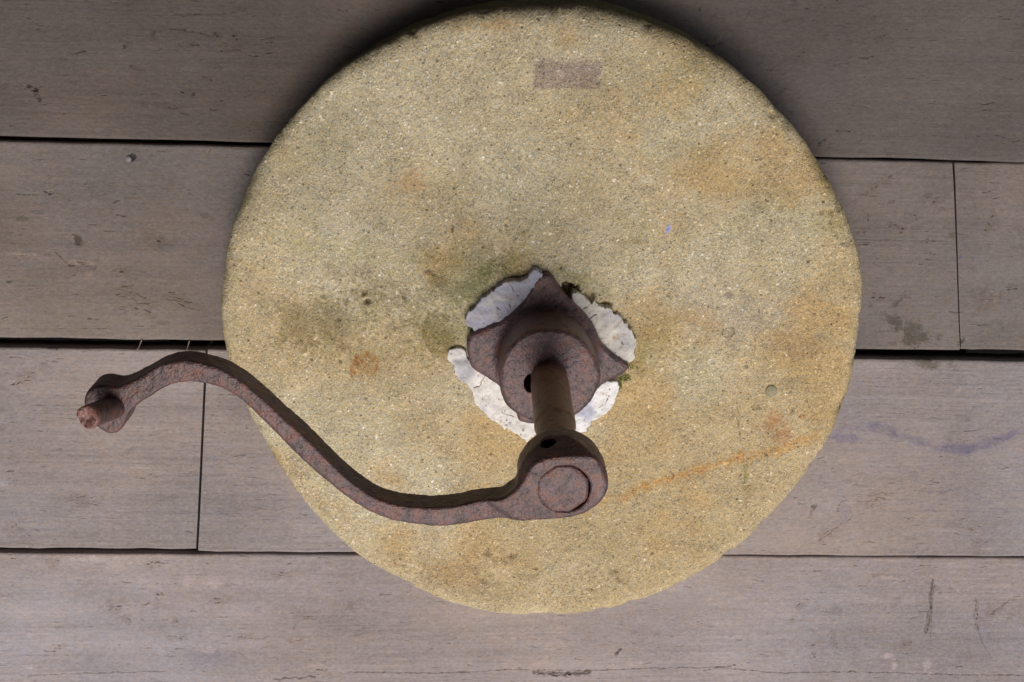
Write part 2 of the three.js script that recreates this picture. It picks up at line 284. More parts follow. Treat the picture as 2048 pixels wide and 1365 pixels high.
  spot(10, 968, 12, 12, 0, [1.35, 1.38, 1.45], 0.7, 1.2, 90); spot(180, 1120, 30, 6, 0, pale, 0.5, 1.3, 160); spot(230, 1130, 20, 16, 0, [1.3, 1.25, 1.2], 0.5, 1.4, 140); spot(375, 1160, 14, 16, 0, [1.4, 1.3, 1.25], 0.5, 1.4, 160); spot(420, 1165, 18, 10, 0, [1.35, 1.28, 1.25], 0.5, 1.4, 160);
  for (const [x, y, w, h] of [[312, 1212, 16, 5], [314, 1188, 7, 3], [105, 1125, 10, 5], [116, 1296, 9, 3], [252, 1243, 6, 4], [590, 1288, 10, 6], [600, 1232, 26, 7], [350, 1242, 5, 3], [305, 1131, 10, 5], [352, 1276, 12, 3], [570, 1150, 24, 5], [492, 1276, 10, 3], [440, 1202, 16, 5], [225, 1214, 14, 6]]) scuff(x, y, w * 1.3, h * 1.2, rr(-0.3, 0.2));
  spot(60, 1338, 12, 5, 0, pale, 0.6, 1.2, 120); spot(415, 1302, 14, 6, 0, [1.4, 1.35, 1.3], 0.6, 1.4, 160); spot(420, 1312, 60, 20, 0, [0.9, 0.89, 0.97], 0.7, 1, 40);
  line([[495, 1012], [550, 1020], [600, 1010]], 1, [0.6, 0.55, 0.5], 0.7, -0.0005); spot(560, 985, 16, 30, 0, [0.88, 0.88, 0.95], 0.7, 0.8, 60);
  // right of the stone, upper planks
  line([[1404, 90], [1420, 92], [1446, 83]], 3, [0.45, 0.4, 0.36], 0.9, -0.001); line([[1410, 84], [1440, 78]], 4, [1.15, 1.1, 1.1], 0.7, 0.0006); for (const [x, y] of [[1604, 108], [1760, 75], [1537, 140], [1565, 180], [1572, 118], [1680, 258], [1696, 262], [1762, 78], [1640, 285]]) scuff(x, y, rr(6, 11), rr(2, 4), rr(-1, 0.5), [0.5, 0.44, 0.4], 4);
  line([[1900, 165], [1930, 166]], 1.5, pale, 0.7, 0); for (const [x, y] of [[1780, 405], [1870, 404], [1792, 450], [1800, 462], [1720, 466], [1860, 480], [1777, 356], [1750, 375], [1984, 434], [1986, 448], [1757, 595]]) scuff(x, y, rr(7, 13), rr(2, 5), rr(-0.5, 0.1), [0.42, 0.36, 0.33], 5);
  line([[1737, 428], [1735, 442]], 1.8, dark, 0.9, -0.0008); line([[1830, 428], [1832, 438]], 1.8, dark, 0.9, -0.0008); line([[1640, 284], [1641, 292]], 1.5, dark, 0.9, 0); line([[1712, 478], [1800, 480], [1905, 482]], 1.2, [0.65, 0.6, 0.58], 0.8, -0.0004); line([[1712, 455], [1905, 458]], 1.2, [0.75, 0.7, 0.68], 0.7, -0.0004);
  spot(1906, 470, 8, 5, 0.5, [0.6, 0.62, 0.42], 0.8, 1, 160); spot(1922, 515, 5, 3, -0.3, [0.6, 0.7, 1.5], 0.8, 0.6, 200); spot(1926, 682, 4, 9, 0.4, [0.3, 0.33, 0.2], 0.9);
  spot(263, 314, 7, 7, 0.4, [0.15, 0.13, 0.12], 0.95, 0.5, 200, 0.5, -0.002);
  // worn pale arrises along the wide gaps
  for (const [y0, y1] of [[674, 698], [1113, 1122], [270, 318]]) line([[0, y0], [1024, (y0 + y1) / 2], [2048, y1]], 4, [1.25, 1.2, 1.16], 0.55, 0, 0.5);
}
const woodMaterial = new THREE.MeshStandardMaterial({ ...wood.textures(-0.003, 0.0016), roughness: 0.78 });

// ---- the planks: each a board of its own between two edge lines, with rounded arrises
const lineThrough = (a, b) => { const p = onFloor(...a), q = onFloor(...b); return x => p[1] + (q[1] - p[1]) * (x - p[0]) / (q[0] - p[0]); };
function plank(far, near, left, right, lift = 0, uvShift = 0) {
  const P = [], U = [], I = [], N = 110, T = 0.03, r = 0.0022;
  const prof = [[0, -T, 0], [0, -r * 3, 0], [0.25, -r, r * 0.15], [0.4, -0.3 * r, r * 0.6], [0.5, 0, r * 1.5]];   // side, rounding, top
  const s = rnd() * 50, ring = [];
  for (let i = 0; i <= N; i++) {
    const t = i / N, row = [];
    const put = (v, y, inset) => {                                 // v: 0 at the far edge, 1 at the near edge
      const xm = mix(left(v), right(v), t), f = far(xm), n = near(xm);
      const w = v < 0.5 ? 0.0006 * noise(xm * 26 + s, 3) + 0.0004 * noise(xm * 120 + s, 1) : 0.0006 * noise(xm * 26 + s, 8) + 0.0005 * noise(xm * 120 + s, 6);
      const endRound = Math.min(xm - left(v), right(v) - xm) < 1e-6 && y > -r * 2 ? -0.0012 : 0;
      const z = mix(f, n, v) + w * (Math.abs(v - 0.5) > 0.49 ? 1 : 0) + (v < 0.5 ? inset : -inset);
      row.push(P.length / 3); P.push(xm, lift + y + endRound + 0.0006 * noise(xm * 3 + s, z * 8), z);
      const [a, b] = wood.uv(xm + uvShift, z + (y < -r ? (v < 0.5 ? -1 : 1) * (y + r) : 0)); U.push(a, b);
    };
    for (const [, y, inset] of prof) put(0, y, inset);
    for (let k = 1; k < 8; k++) put(k / 8, 0, 0);
    for (let k = prof.length - 1; k >= 0; k--) put(1, prof[k][1], prof[k][2]);
    ring.push(row);
  }
  const M = ring[0].length;
  for (let i = 0; i < N; i++) for (let k = 0; k < M; k++) {
    const a = ring[i][k], b = ring[i][(k + 1) % M], c = ring[i + 1][(k + 1) % M], d = ring[i + 1][k]; I.push(a, b, c, a, c, d);
  }
  for (const [row, flip] of [[ring[0], 1], [ring[N], 0]]) {         // end grain
    const base = P.length / 3; for (const q of row) { P.push(P[q * 3], P[q * 3 + 1], P[q * 3 + 2]); U.push(U[q * 2] + (flip ? 1 : -1) * P[q * 3 + 1], U[q * 2 + 1]); }
    for (let k = 1; k + 1 < M; k++) flip ? I.push(base, base + k + 1, base + k) : I.push(base, base + k, base + k + 1);
  }
  const g = new THREE.BufferGeometry();
  g.setAttribute('position', new THREE.Float32BufferAttribute(P, 3)); g.setAttribute('uv', new THREE.Float32BufferAttribute(U, 2)); g.setIndex(I); g.computeVertexNormals();
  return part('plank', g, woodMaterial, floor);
}
const far = -1.9, away = 1.9, cst = x => () => x;
const e0a = lineThrough([0, 273], [2048, 325]), e0b = lineThrough([0, 281], [2048, 327]);
const e1a = lineThrough([0, 677], [2048, 704]), e1b = lineThrough([0, 694], [2048, 722]);
const e2a = lineThrough([0, 1100], [2048, 1114]), e2b = lineThrough([0, 1107], [2048, 1117]);
const j1 = [onFloor(1909, 325)[0], onFloor(1922, 700)[0]], j2 = [onFloor(412, 697)[0], onFloor(394, 1104)[0]];
const up = (f, d) => x => f(x) + d;
plank(up(e0a, -0.236), e0a, cst(far), cst(away), 0.001);
const nailed = plank(e0b, e1a, cst(far), v => mix(j1[0], j1[1], v) - 0.0011 + 0.0006 * v);
plank(e0b, up(e1a, -0.0012), v => mix(j1[0], j1[1], v) + 0.0011 - 0.0006 * v, cst(away), 0.0004);
plank(e1b, up(e2a, -0.0012), cst(far), v => mix(j2[0], j2[1], v) - 0.0014);
plank(e1b, up(e2a, 0.0006), v => mix(j2[0], j2[1], v) + 0.0012, cst(away), 0.0008);
plank(e2b, up(e2b, 0.238), cst(far), cst(away), -0.0008);
plank(up(e0a, -0.478), up(e0a, -0.24), cst(far), cst(away), 0, 0.3); plank(up(e0a, -0.72), up(e0a, -0.482), cst(far), cst(away), 0, 0.7);
plank(up(e0a, -0.96), up(e0a, -0.724), cst(far), cst(away), 0, 0.1);
plank(up(e2b, 0.242), up(e2b, 0.478), cst(far), cst(away), 0, 0.5); plank(up(e2b, 0.482), up(e2b, 0.72), cst(far), cst(away), 0, 0.2);
for (const x of [(j2[0] + j2[1]) / 2, (j1[0] + j1[1]) / 2, -1.3, 1.4, 0.1]) { const j = part('joist', new THREE.BoxGeometry(0.07, 0.2, 2.2), dull(0.05, 0.042, 0.038), floor); j.position.set(x, -0.1325, -0.15); }
{ // one nail head standing in a hole beside it
  const m = dull(0.22, 0.2, 0.22, 0.6), [x, z] = onFloor(257, 318), g = new THREE.LatheGeometry([[0, 0.0016], [0.002, 0.0015], [0.0028, 0.001], [0.003, 0.0002], [0.003, -0.003]].map(p => new THREE.Vector2(...p)), 18);
  const n = part('nail', g, m, nailed); n.position.set(x, 0.0003, z); n.rotation.z = 0.15;
}
{ // two dry stalks caught in the wide gap
  for (const [px, py, dx, label] of [[280, 688, 4, 'pale dry stalk in the wide plank gap, left one of two'], [376, 690, 3, 'pale dry stalk in the wide plank gap, the one nearer the stone']]) {
    const a = onFloor(px + dx, py - 9), b = onFloor(px - dx, py + 9), o = new THREE.Vector3(a[0], 0, a[1]);
    const c = new THREE.CatmullRomCurve3([new THREE.Vector3(0, 0.0012, 0), new THREE.Vector3((b[0] - a[0]) * 0.6, -0.003, (b[1] - a[1]) * 0.5), new THREE.Vector3(b[0] - a[0], -0.0005, b[1] - a[1]), new THREE.Vector3((b[0] - a[0]) * 1.4, 0.0008, (b[1] - a[1]) * 1.15)]);
    const s = part('dry_stalk', new THREE.TubeGeometry(c, 16, 0.0006, 6), dull(0.22, 0.17, 0.13), scene); s.position.copy(o);
    s.userData = { label, category: 'stalk', group: 'dry stalks in the plank gap' };
  }
}

// ================================================================ THE GRINDSTONE
const grindstone = new THREE.Group(); grindstone.name = 'grindstone';
grindstone.userData = { label: 'round tan sandstone grindstone with rusty iron hub and crank lying on grey planks', category: 'grindstone' };
grindstone.position.copy(FOOT); grindstone.quaternion.setFromRotationMatrix(new THREE.Matrix4().makeBasis(LX, LY, LZ)); scene.add(grindstone);
const up3 = (g) => g.translate(0, 0, FACE);

// ---- outline of the face as the wheel is worn, as radius by angle about its middle
const rimPts = densify(traceStone([[1072, 15], [1160, 14], [1250, 31], [1360, 71], [1470, 139], [1545, 206], [1612, 284], [1664, 372], [1704, 462], [1721, 540], [1724, 595], [1714, 680], [1703, 772], [1690, 806], [1663, 870], [1610, 952], [1549, 1022], [1466, 1101], [1371, 1161], [1262, 1207], [1160, 1228], [1050, 1232], [940, 1217], [845, 1183], [757, 1134], [688, 1085], [616, 1010], [558, 930], [510, 848], [473, 765], [450, 690], [441, 605], [448, 530], [466, 445], [500, 362], [546, 282], [608, 208], [686, 137], [786, 78], [876, 43], [973, 21]], -0.011), 3);
const MID = [rimPts.reduce((s, p) => s + p[0], 0) / rimPts.length, rimPts.reduce((s, p) => s + p[1], 0) / rimPts.length];
const rimTable = new Float32Array(720);
{ const pol = rimPts.map(p => [Math.atan2(p[1] - MID[1], p[0] - MID[0]), Math.hypot(p[0] - MID[0], p[1] - MID[1])]).sort((a, b) => a[0] - b[0]);
  for (let i = 0; i < 720; i++) { const t = -Math.PI + i / 720 * 2 * Math.PI; let k = pol.findIndex(q => q[0] > t); if (k < 0) k = 0; const b = pol[k], a = pol[(k + pol.length - 1) % pol.length]; let da = b[0] - a[0], dt = t - a[0]; if (da < 0) da += 2 * Math.PI; if (dt < 0) dt += 2 * Math.PI; rimTable[i] = mix(a[1], b[1], clamp(dt / (da + 1e-9))); } }
// relief of the face
const S = (px, py) => onStone(px, py, 0);
const pits = [[1137, 583, 0.010, 0.022], [1545, 230, 0.004, 0.004], [1460, 203, 0.002, 0.003], [1468, 214, 0.002, 0.003], [1645, 424, 0.0022, 0.005], [1662, 423, 0.003, 0.005], [1210, 612, 0.006, 0.006], [1175, 590, 0.006, 0.008], [678, 638, 0.002, 0.003], [735, 603, 0.004, 0.003], [727, 588, 0.003, 0.003], [1369, 871, 0.0016, 0.003], [992, 1222, 0.003, 0.004], [1420, 1093, 0.0018, 0.003], [1182, 1179, 0.003, 0.003], [990, 1118, 0.004, 0.003], [1024, 1112, 0.004, 0.003], [968, 1161, 0.003, 0.003], [1240, 1160, 0.003, 0.003], [1228, 1140, 0.003, 0.003]].map(([x, y, r, d]) => [...S(x, y), r, d]);
const HUB0 = [0, 0];
function relief(x, y) {
  let h = 0.0022 * fbm(x * 9, y * 9, 1.5, 2) + 0.0011 * fbm(x * 38, y * 38, 3.5, 3) + 0.0004 * noise(x * 210, y * 210, 0.5);
  const rh = Math.hypot(x, y);
  h += 0.005 * (1 - smooth(0.06, 0.15, rh)) * smooth(-1.4, 0.5, (y - x * 0.9) / (rh + 0.02));
  for (const [px, py, r, d] of pits) { const q = Math.hypot(x - px, y - py) / r; if (q < 1.6) h -= d * (1 - smooth(0.5, 1.15, q + 0.35 * noise(x * 300, y * 300, 7.5))); }
  return h;
}
const sand = new Sheet(-0.42, -0.42, 0.84, 0.84, 2048, 2048);
{
  const tan = [0.425, 0.326, 0.184], grey = [0.480, 0.408, 0.275], ochre = [0.435, 0.295, 0.135], olive = [0.330, 0.282, 0.142];
  sand.fill((x, y, o) => {
    const a = fbm(x * 6 + 3, y * 6, 0.5, 4), b = fbm(x * 11 + 40, y * 11, 0.5, 4), band = fbm((x * 0.94 - y * 0.34) * 4, (x * 0.34 + y * 0.94) * 26, 2.5, 3);
    let c = mix3(tan, grey, smooth(-0.32, 0.38, a + 0.75 * y + 0.02 - 0.35 * x));
    c = mix3(c, ochre, smooth(0.0, 0.45, b + 0.5 * band) * 0.75);
    c = mix3(c, olive, smooth(0.12, 0.5, fbm(x * 14 + 9, y * 14 + 70, 0.5, 4)) * 0.3);
    const i = o % 2048, j = (o / 2048) | 0;
    const g1 = hash(i, j, 1), g2 = noise(x * 1050, y * 1050, 0.5), g3 = noise(x * 420 + 7, y * 420, 0.5);
    let k = 1 + 0.22 * g1 + 0.46 * g2 + 0.16 * g3 + 0.20 * fbm(x * 60, y * 60, 0.5, 3) + 0.16 * fbm(x * 24 + 5, y * 24, 4.5, 3);
    const ch = noise(x * 700 + 50, y * 700, 3.5);
    sand.c[o * 3] = c[0] * k * (1 + 0.11 * ch); sand.c[o * 3 + 1] = c[1] * k; sand.c[o * 3 + 2] = c[2] * k * (1 - 0.24 * ch);
    sand.z[o] = 0.00042 * g2 + 0.00022 * g3 + 0.00016 * g1;
  });
  const spot = (px, py, rx, ry, turn, mul, a, rag = 1, f = 60, soft = 0.8, dz = 0) => { const [x, y] = S(px, py); sand.stain(x, y, rx / 2003, ry / 2003, -turn, mul, a, rag, f, soft, dz); };
  const line = (pts, w, mul, a, dz, broken = 0) => sand.stroke(pts.map(p => S(...p)), w / 2003, mul, a, dz, 0.7, broken);
  // quartz grains and dark grains
  for (let i = 0; i < 9000; i++) {
    const t = rnd() * 6.283, r = 0.33 * Math.sqrt(rnd()), x = MID[0] + r * Math.cos(t), y = MID[1] + r * Math.sin(t), q = rr(0.0004, 0.0010) * (1 + 1.1 * Math.pow(rnd(), 8)), pale = rnd() < 0.72;
    sand.stain(x, y, q * rr(0.8, 1.5), q, rnd() * 3, pale ? [1.75, 1.85, 2.2] : [0.38, 0.36, 0.34], rr(0.35, 0.95), 0.25, 300, 0.5, pale ? 0.0004 : -0.0006);
  }
  // algae, dirt and iron stains, with painted shade left of and above the hub
  const algaeShade = [0.68, 0.70, 0.55], dirt = [0.55, 0.52, 0.48], rust = [0.86, 0.60, 0.50], orange = [1.04, 0.80, 0.50];
  spot(900, 560, 150, 70, -0.5, algaeShade, 0.75, 1, 40); spot(880, 660, 90, 60, 0.3, algaeShade, 0.85, 1, 40); spot(950, 570, 70, 34, -0.6, [0.5, 0.56, 0.42], 0.7, 0.9, 60); spot(1160, 560, 70, 22, 0.5, algaeShade, 0.8, 0.9, 60); spot(1020, 528, 60, 20, -0.3, algaeShade, 0.7, 0.9, 60);  // greenish growth with the hub's soft shadow painted in
  spot(630, 645, 110, 50, 0.1, [0.56, 0.54, 0.44], 0.8, 1, 40); spot(740, 590, 100, 56, 0.1, [0.60, 0.57, 0.48], 0.8, 1.1, 50); spot(890, 690, 60, 40, 0.6, [0.62, 0.58, 0.42], 0.8, 1, 60); spot(690, 700, 120, 30, 0.1, [0.78, 0.78, 0.64], 0.6, 1, 40); spot(700, 500, 120, 40, 0.2, [0.85, 0.88, 0.74], 0.7, 1.1, 40);  // dirt with the crank arm's blurred shadow painted in
  spot(737, 545, 11, 17, 0.2, [0.42, 0.38, 0.4], 0.85, 1, 140); spot(855, 545, 10, 7, 0, [0.4, 0.37, 0.36], 0.85, 1, 140); spot(878, 562, 20, 12, 0.5, [0.6, 0.57, 0.55], 0.7, 1.2, 140); spot(735, 604, 9, 9, 0, [0.3, 0.3, 0.27], 0.9, 0.8, 150); spot(728, 588, 9, 6, 0, [0.35, 0.32, 0.27], 0.9, 0.8, 150); spot(690, 602, 7, 5, 0, [0.42, 0.36, 0.34], 0.9); spot(808, 596, 9, 8, 0, [0.5, 0.46, 0.46], 0.8, 1, 140); spot(594, 630, 8, 7, 0, [0.45, 0.43, 0.38], 0.8); spot(715, 618, 8, 8, 0, [1.25, 1.25, 1.5], 0.8, 0.7, 140); spot(905, 460, 3, 8, 0, [0.3, 0.25, 0.3], 0.9, 0.8, 200); spot(948, 404, 5, 4, 0, dirt, 0.9);
  { const p = []; for (let i = 0; i <= 14; i++) { const t = 2.6 + i / 14 * 4.4; p.push([729 + 24 * Math.cos(t), 737 - 24 * Math.sin(t) * -1]); } line(p, 9, [0.88, 0.66, 0.48], 0.6, 0, 0); spot(712, 728, 9, 15, 0, [0.66, 0.42, 0.36], 0.8, 0.9, 120); spot(729, 737, 28, 26, 0, [0.86, 0.68, 0.5], 0.75, 0.7, 90); }
  spot(1545, 855, 42, 28, 0.25, rust, 0.85, 1, 60); spot(1565, 870, 30, 16, 0.1, rust, 0.7, 1, 80); spot(1604, 832, 14, 9, 0, rust, 0.85, 1, 100); spot(1585, 826, 6, 10, 0.2, [0.45, 0.44, 0.4], 0.8, 1, 140); spot(1615, 778, 22, 9, -0.3, [0.6, 0.58, 0.55], 0.8, 1.2, 120); spot(1575, 770, 30, 14, 0, [0.75, 0.73, 0.72], 0.7, 1.3, 110); spot(1515, 818, 12, 7, 0, dirt, 0.7, 1.2, 120);
  for (const [dy, w, q] of [[0, 9, 0.4], [5, 7, 0.35], [-4, 7, 0.35], [2, 13, 0.3], [-2, 5, 0.4]]) line([[1240, 1000 + dy], [1290, 974 + dy], [1340, 959 + dy], [1400, 941 + dy], [1480, 917 + dy], [1560, 899 + dy], [1640, 869 + dy]], w, orange, q, 0, 0);
  spot(1490, 620, 120, 80, 0.2, [0.84, 0.82, 0.88], 0.8, 1.2, 36); spot(1560, 560, 70, 40, 0.3, [0.88, 0.86, 0.9], 0.7, 1.2, 50); spot(1460, 590, 9, 7, 0, [0.55, 0.52, 0.6], 0.85, 0.9, 150); spot(1400, 684, 14, 9, 0, [0.62, 0.58, 0.58], 0.8, 1.1, 140); spot(1600, 690, 60, 26, -0.2, [0.84, 0.82, 0.82], 0.7, 1.2, 60); spot(1300, 700, 60, 70, 0.3, [0.74, 0.72, 0.56], 0.65, 1, 50); spot(1280, 720, 22, 50, 0.5, [0.6, 0.62, 0.44], 0.7, 1, 90); spot(1345, 690, 12, 28, 0.4, [1.12, 1.12, 1.16], 0.6, 1, 90);
  { const p = []; for (let i = 0; i <= 16; i++) { const t = i / 16 * 6.283; p.push([1457 + 12 * Math.cos(t), 665 + 9 * Math.sin(t)]); } line(p, 2.2, [0.66, 0.66, 0.54], 0.6, -0.0006, 0.35); }
  line([[1520, 620], [1512, 660], [1507, 720], [1500, 745]], 1.8, [0.55, 0.46, 0.38], 0.7, -0.0008, 0.4); line([[1502, 738], [1490, 790]], 1.3, [0.6, 0.52, 0.46], 0.7, -0.0006, 0.4); line([[1475, 805], [1478, 850], [1485, 900], [1490, 960], [1496, 1060]], 1.8, [0.6, 0.6, 0.46], 0.65, -0.0007, 0.5); spot(1492, 945, 6, 22, 0, [0.6, 0.68, 0.4], 0.8, 1, 140); spot(1478, 955, 8, 8, 0, [0.55, 0.5, 0.46], 0.7); spot(1500, 972, 14, 20, 0, [0.72, 0.66, 0.56], 0.6, 1.2, 100);
  line([[1438, 380], [1436, 420], [1434, 470]], 2, [0.72, 0.66, 0.6], 0.7, -0.0005, 0.4); spot(1337, 458, 4.5, 9, 0.2, [0.70, 1.0, 3.4], 0.95, 0.5, 200, 0.4); spot(1290, 485, 70, 5, 0.05, [0.72, 0.64, 0.52], 0.7, 1.4, 90);
  spot(835, 370, 36, 24, 0.1, [1.0, 0.82, 0.66], 0.7, 1.1, 60); spot(1000, 50, 80, 14, 0, [1.02, 0.78, 0.55], 0.6, 1.1, 60); spot(1350, 190, 60, 50, 0.4, [1.06, 0.92, 0.68], 0.6, 1.1, 50); spot(1050, 250, 260, 120, 0, [1.03, 1.04, 1.04], 0.5, 1, 20); spot(650, 430, 90, 130, 0.4, [1.0, 1.02, 1.1], 0.6, 1, 24); spot(1295, 360, 14, 14, 0, [1.3, 1.32, 1.5], 0.6, 1, 120);
  spot(1660, 320, 40, 70, -0.5, [1.02, 0.86, 0.62], 0.5, 1.1, 60); spot(1670, 470, 30, 60, 0, [1.05, 0.98, 0.8], 0.5, 1, 60); spot(1716, 640, 12, 70, 0, [1.12, 1.16, 1.25], 0.6, 0.8, 80); spot(1720, 500, 10, 60, 0, [1.08, 1.14, 1.2], 0.6, 0.8, 80);
  // the greyish oblong patch near the top
  { const [ax, ay] = S(1069, 111), [bx, by] = S(1199, 178); sand.region((ax + bx) / 2, (ay + by) / 2, 0.06, (x, y, o) => { const n = 0.004 * fbm(x * 90, y * 90, 0, 2), m = smooth(ax - 0.001, ax + 0.002, x + n * 0.5) * smooth(bx + 0.002, bx - 0.002, x + n) * smooth(by - 0.001, by + 0.0015, y + n * 0.4) * smooth(ay + 0.002, ay - 0.008, y + n); if (m > 0) sand.scale(o, [0.70, 0.655, 0.78], m * (0.95 + 0.35 * noise(x * 500, y * 500, 5.5))); }); spot(1121, 147, 7, 6, 0, [1.4, 1.45, 1.6], 0.8, 0.8, 150); }
  spot(980, 1110, 14, 7, 0.2, [0.45, 0.43, 0.4], 0.8, 1, 140); spot(1018, 1115, 14, 14, 0, [0.65, 0.6, 0.55], 0.7, 1.4, 160); spot(985, 910, 9, 5, 0.2, [0.5, 0.5, 0.48], 0.8, 1, 150); spot(1240, 1150, 30, 20, 0.1, [0.7, 0.68, 0.62], 0.7, 1.4, 140); spot(930, 1165, 110, 34, 0.2, [0.82, 0.78, 0.8], 0.7, 1.2, 40); spot(1180, 1180, 7, 4, 0, [0.35, 0.34, 0.26], 0.9); spot(1180, 1010, 40, 16, -0.4, [1.0, 0.78, 0.5], 0.6, 1, 70); spot(880, 880, 120, 60, 0.4, [1.04, 0.97, 0.86], 0.5, 1.1, 40);
  line([[793, 1129], [825, 1131], [852, 1142]], 2.6, [1.5, 1.55, 1.8], 0.8, 0, 0.3); spot(790, 1130, 6, 5, 0, [0.95, 0.6, 0.45], 0.8); line([[876, 478], [878, 500]], 2, dirt, 0.6, 0, 0.3);
  for (const [x, y] of [[1240, 52], [925, 330], [1000, 462], [1120, 225], [1525, 775], [1410, 645], [660, 800], [560, 480], [615, 520], [820, 330], [1180, 330], [1320, 610], [1660, 700], [1640, 730], [870, 1050], [1350, 1100]]) spot(x, y, rr(2, 6), rr(2, 4), rnd() * 3, dirt, 0.8, 1, 160);
  // patchy black-green algae on the worn rim, shade of its top side painted in
  sand.fill((x, y, o) => {
    const t = Math.atan2(y - MID[1], x - MID[0]), r = Math.hypot(x - MID[0], y - MID[1]), R = rimTable[Math.floor((t + Math.PI) / (2 * Math.PI) * 719.99)];
    const m = smooth(-0.010, 0.012, r - R + 0.014 * fbm(x * 90, y * 90, 5.5, 4)) * smooth(-0.35, 0.3, fbm(t * 3, 4, 0.5, 2) + mix(-0.25, 0.35, smooth(-0.6, 0.3, Math.sin(t - 0.3) + 0.5 * fbm(x * 30, y * 30, 2.5, 3))));
    if (m > 0) sand.scale(o, [0.20, 0.25, 0.13], m * 0.95);
  });
}
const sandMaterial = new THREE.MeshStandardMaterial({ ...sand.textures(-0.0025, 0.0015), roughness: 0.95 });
{ // the wheel: face, worn edge, side and back on one polar grid
  const P = [], U = [], I = [], SEG = 720, prof = [];
  for (let k = 0; k < 150; k++) prof.push([k / 150, 0, 0]);                              // face
  const RC = 0.018;
  for (let k = 0; k <= 14; k++) { const t = k / 14 * Math.PI / 2; prof.push([1, -RC * (1 - Math.sin(t)), -RC * 0.8 * (1 - Math.cos(t))]); }
  for (let k = 1; k <= 14; k++) prof.push([1, 0.006 * k / 14, mix(-RC * 0.8, -THICK + 0.005, k / 14)]);
  for (let k = 1; k <= 6; k++) { const t = k / 6 * Math.PI / 2; prof.push([1, 0.006 - 0.005 * (1 - Math.cos(t)), -THICK + 0.005 * (1 - Math.sin(t))]); }
  for (const q of [0.8, 0.55, 0.3, 0.1]) prof.push([q, 0, -THICK]);
  prof.forEach(([q, d, z], k) => {
    for (let s = 0; s < SEG; s++) {
      const t = -Math.PI + s / SEG * 2 * Math.PI, R = rimTable[s], face = z > -RC * 0.8;
      const rough = 0.0016 * fbm(Math.cos(t) * 9, Math.sin(t) * 9, z * 30, 3) + 0.0012 * fbm(Math.cos(t) * 45, Math.sin(t) * 45, z * 140, 2);
      const wear = 1 + 0.5 * fbm(Math.cos(t) * 3 + 7, Math.sin(t) * 3, 0, 2);
      const edge = k >= 150 && q === 1, nick = face ? 0.0035 * smooth(0.25, 0.6, fbm(t * 11, 7, z * 20, 3)) : 0;
      const flare = d > 0 ? Math.pow(Math.max(0, Math.sin(t)), 6) : 1;
      const r = q === 1 ? R + d * flare * (face ? wear : 1) + (edge ? rough - nick * (k > 150 ? 1 : 0.4) : 0) : q * (R - RC * wear) ;
      const x = MID[0] + r * Math.cos(t), y = MID[1] + r * Math.sin(t);
      const zz = z * (face && z < 0 ? wear : 1) + (z > -THICK * 0.5 ? relief(x, y) * (z === 0 ? 1 : smooth(-RC * 1.4, 0, z)) : 0);
      P.push(x, y, zz);
      const ru = r - (z < -RC * 0.8 ? z + RC * 0.8 : 0) * (q === 1 ? 1 : 0); U.push(...sand.uv(MID[0] + ru * Math.cos(t), MID[1] + ru * Math.sin(t)));
    }
  });
  for (let k = 0; k + 1 < prof.length; k++) for (let s = 0; s < SEG; s++) { const a = k * SEG + s, b = k * SEG + (s + 1) % SEG, c = b + SEG, d = a + SEG; I.push(a, d, c, a, c, b); }
  const g = new THREE.BufferGeometry(); g.setAttribute('position', new THREE.Float32BufferAttribute(P, 3)); g.setAttribute('uv', new THREE.Float32BufferAttribute(U, 2)); g.setIndex(I); g.computeVertexNormals();
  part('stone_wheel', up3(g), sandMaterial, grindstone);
}
{ // a round pebble set in the face
  const [x, y] = S(1543, 783), g = new THREE.SphereGeometry(0.0062, 28, 18), p = g.attributes.position, C = [];
  for (let i = 0; i < p.count; i++) { const a = [p.getX(i), p.getY(i), p.getZ(i)], k = 1 + 0.1 * fbm(a[0] * 300, a[1] * 300, a[2] * 300, 3); p.setXYZ(i, a[0] * k, a[1] * k * 1.05, a[2] * k * 0.3); const q = 0.27 + 0.16 * fbm(a[0] * 700, a[1] * 700, a[2] * 700 + 3, 2); C.push(q * 1.0, q * 0.88, q * 0.56); }
  g.setAttribute('color', new THREE.Float32BufferAttribute(C, 3)); g.computeVertexNormals(); g.translate(x, y, relief(x, y) + 0.0006);
  part('pebble', up3(g), new THREE.MeshStandardMaterial({ vertexColors: true, roughness: 0.9 }), grindstone);
}

// ---- rusty iron
const scale_ = new Sheet(0, 0, 0.12, 0.12, 1024, 1024);
scale_.fill((x, y, o) => {                                   // fine scale, rust specks and pits
  const W = (f, z) => { const u = x / 0.12, n = (a, b) => noise(a * f, b * f, z); const w = smooth(0.85, 1, u), w2 = smooth(0.85, 1, y / 0.12); return mix(mix(n(x, y), n(x - 0.12, y), w), mix(n(x, y - 0.12), n(x - 0.12, y - 0.12), w), w2); };
  const a = W(260, 0.5), b = W(520, 1.5), c = W(1000, 2.5), d = W(2100, 3.5), e = W(330, 7.5);
  let k = [0.46, 0.44, 0.46];
  k = mix3(k, [0.70, 0.42, 0.32], smooth(0.05, 0.6, a * 0.4 + b * 0.5 + c * 0.4) * 0.55);
  k = mix3(k, [0.75, 0.72, 0.85], smooth(0.15, 0.6, e * 0.5 + c * 0.55 + d * 0.2) * 0.4);
  k = mix3(k, [0.20, 0.17, 0.18], smooth(0.15, 0.6, -b * 0.6 - c * 0.5) * 0.5);
  const m = 1 + 0.22 * d; scale_.c[o * 3] = k[0] * m; scale_.c[o * 3 + 1] = k[1] * m; scale_.c[o * 3 + 2] = k[2] * m;
  scale_.z[o] = 0.00020 * b + 0.00016 * c + 0.00007 * d + 0.00010 * a;
});
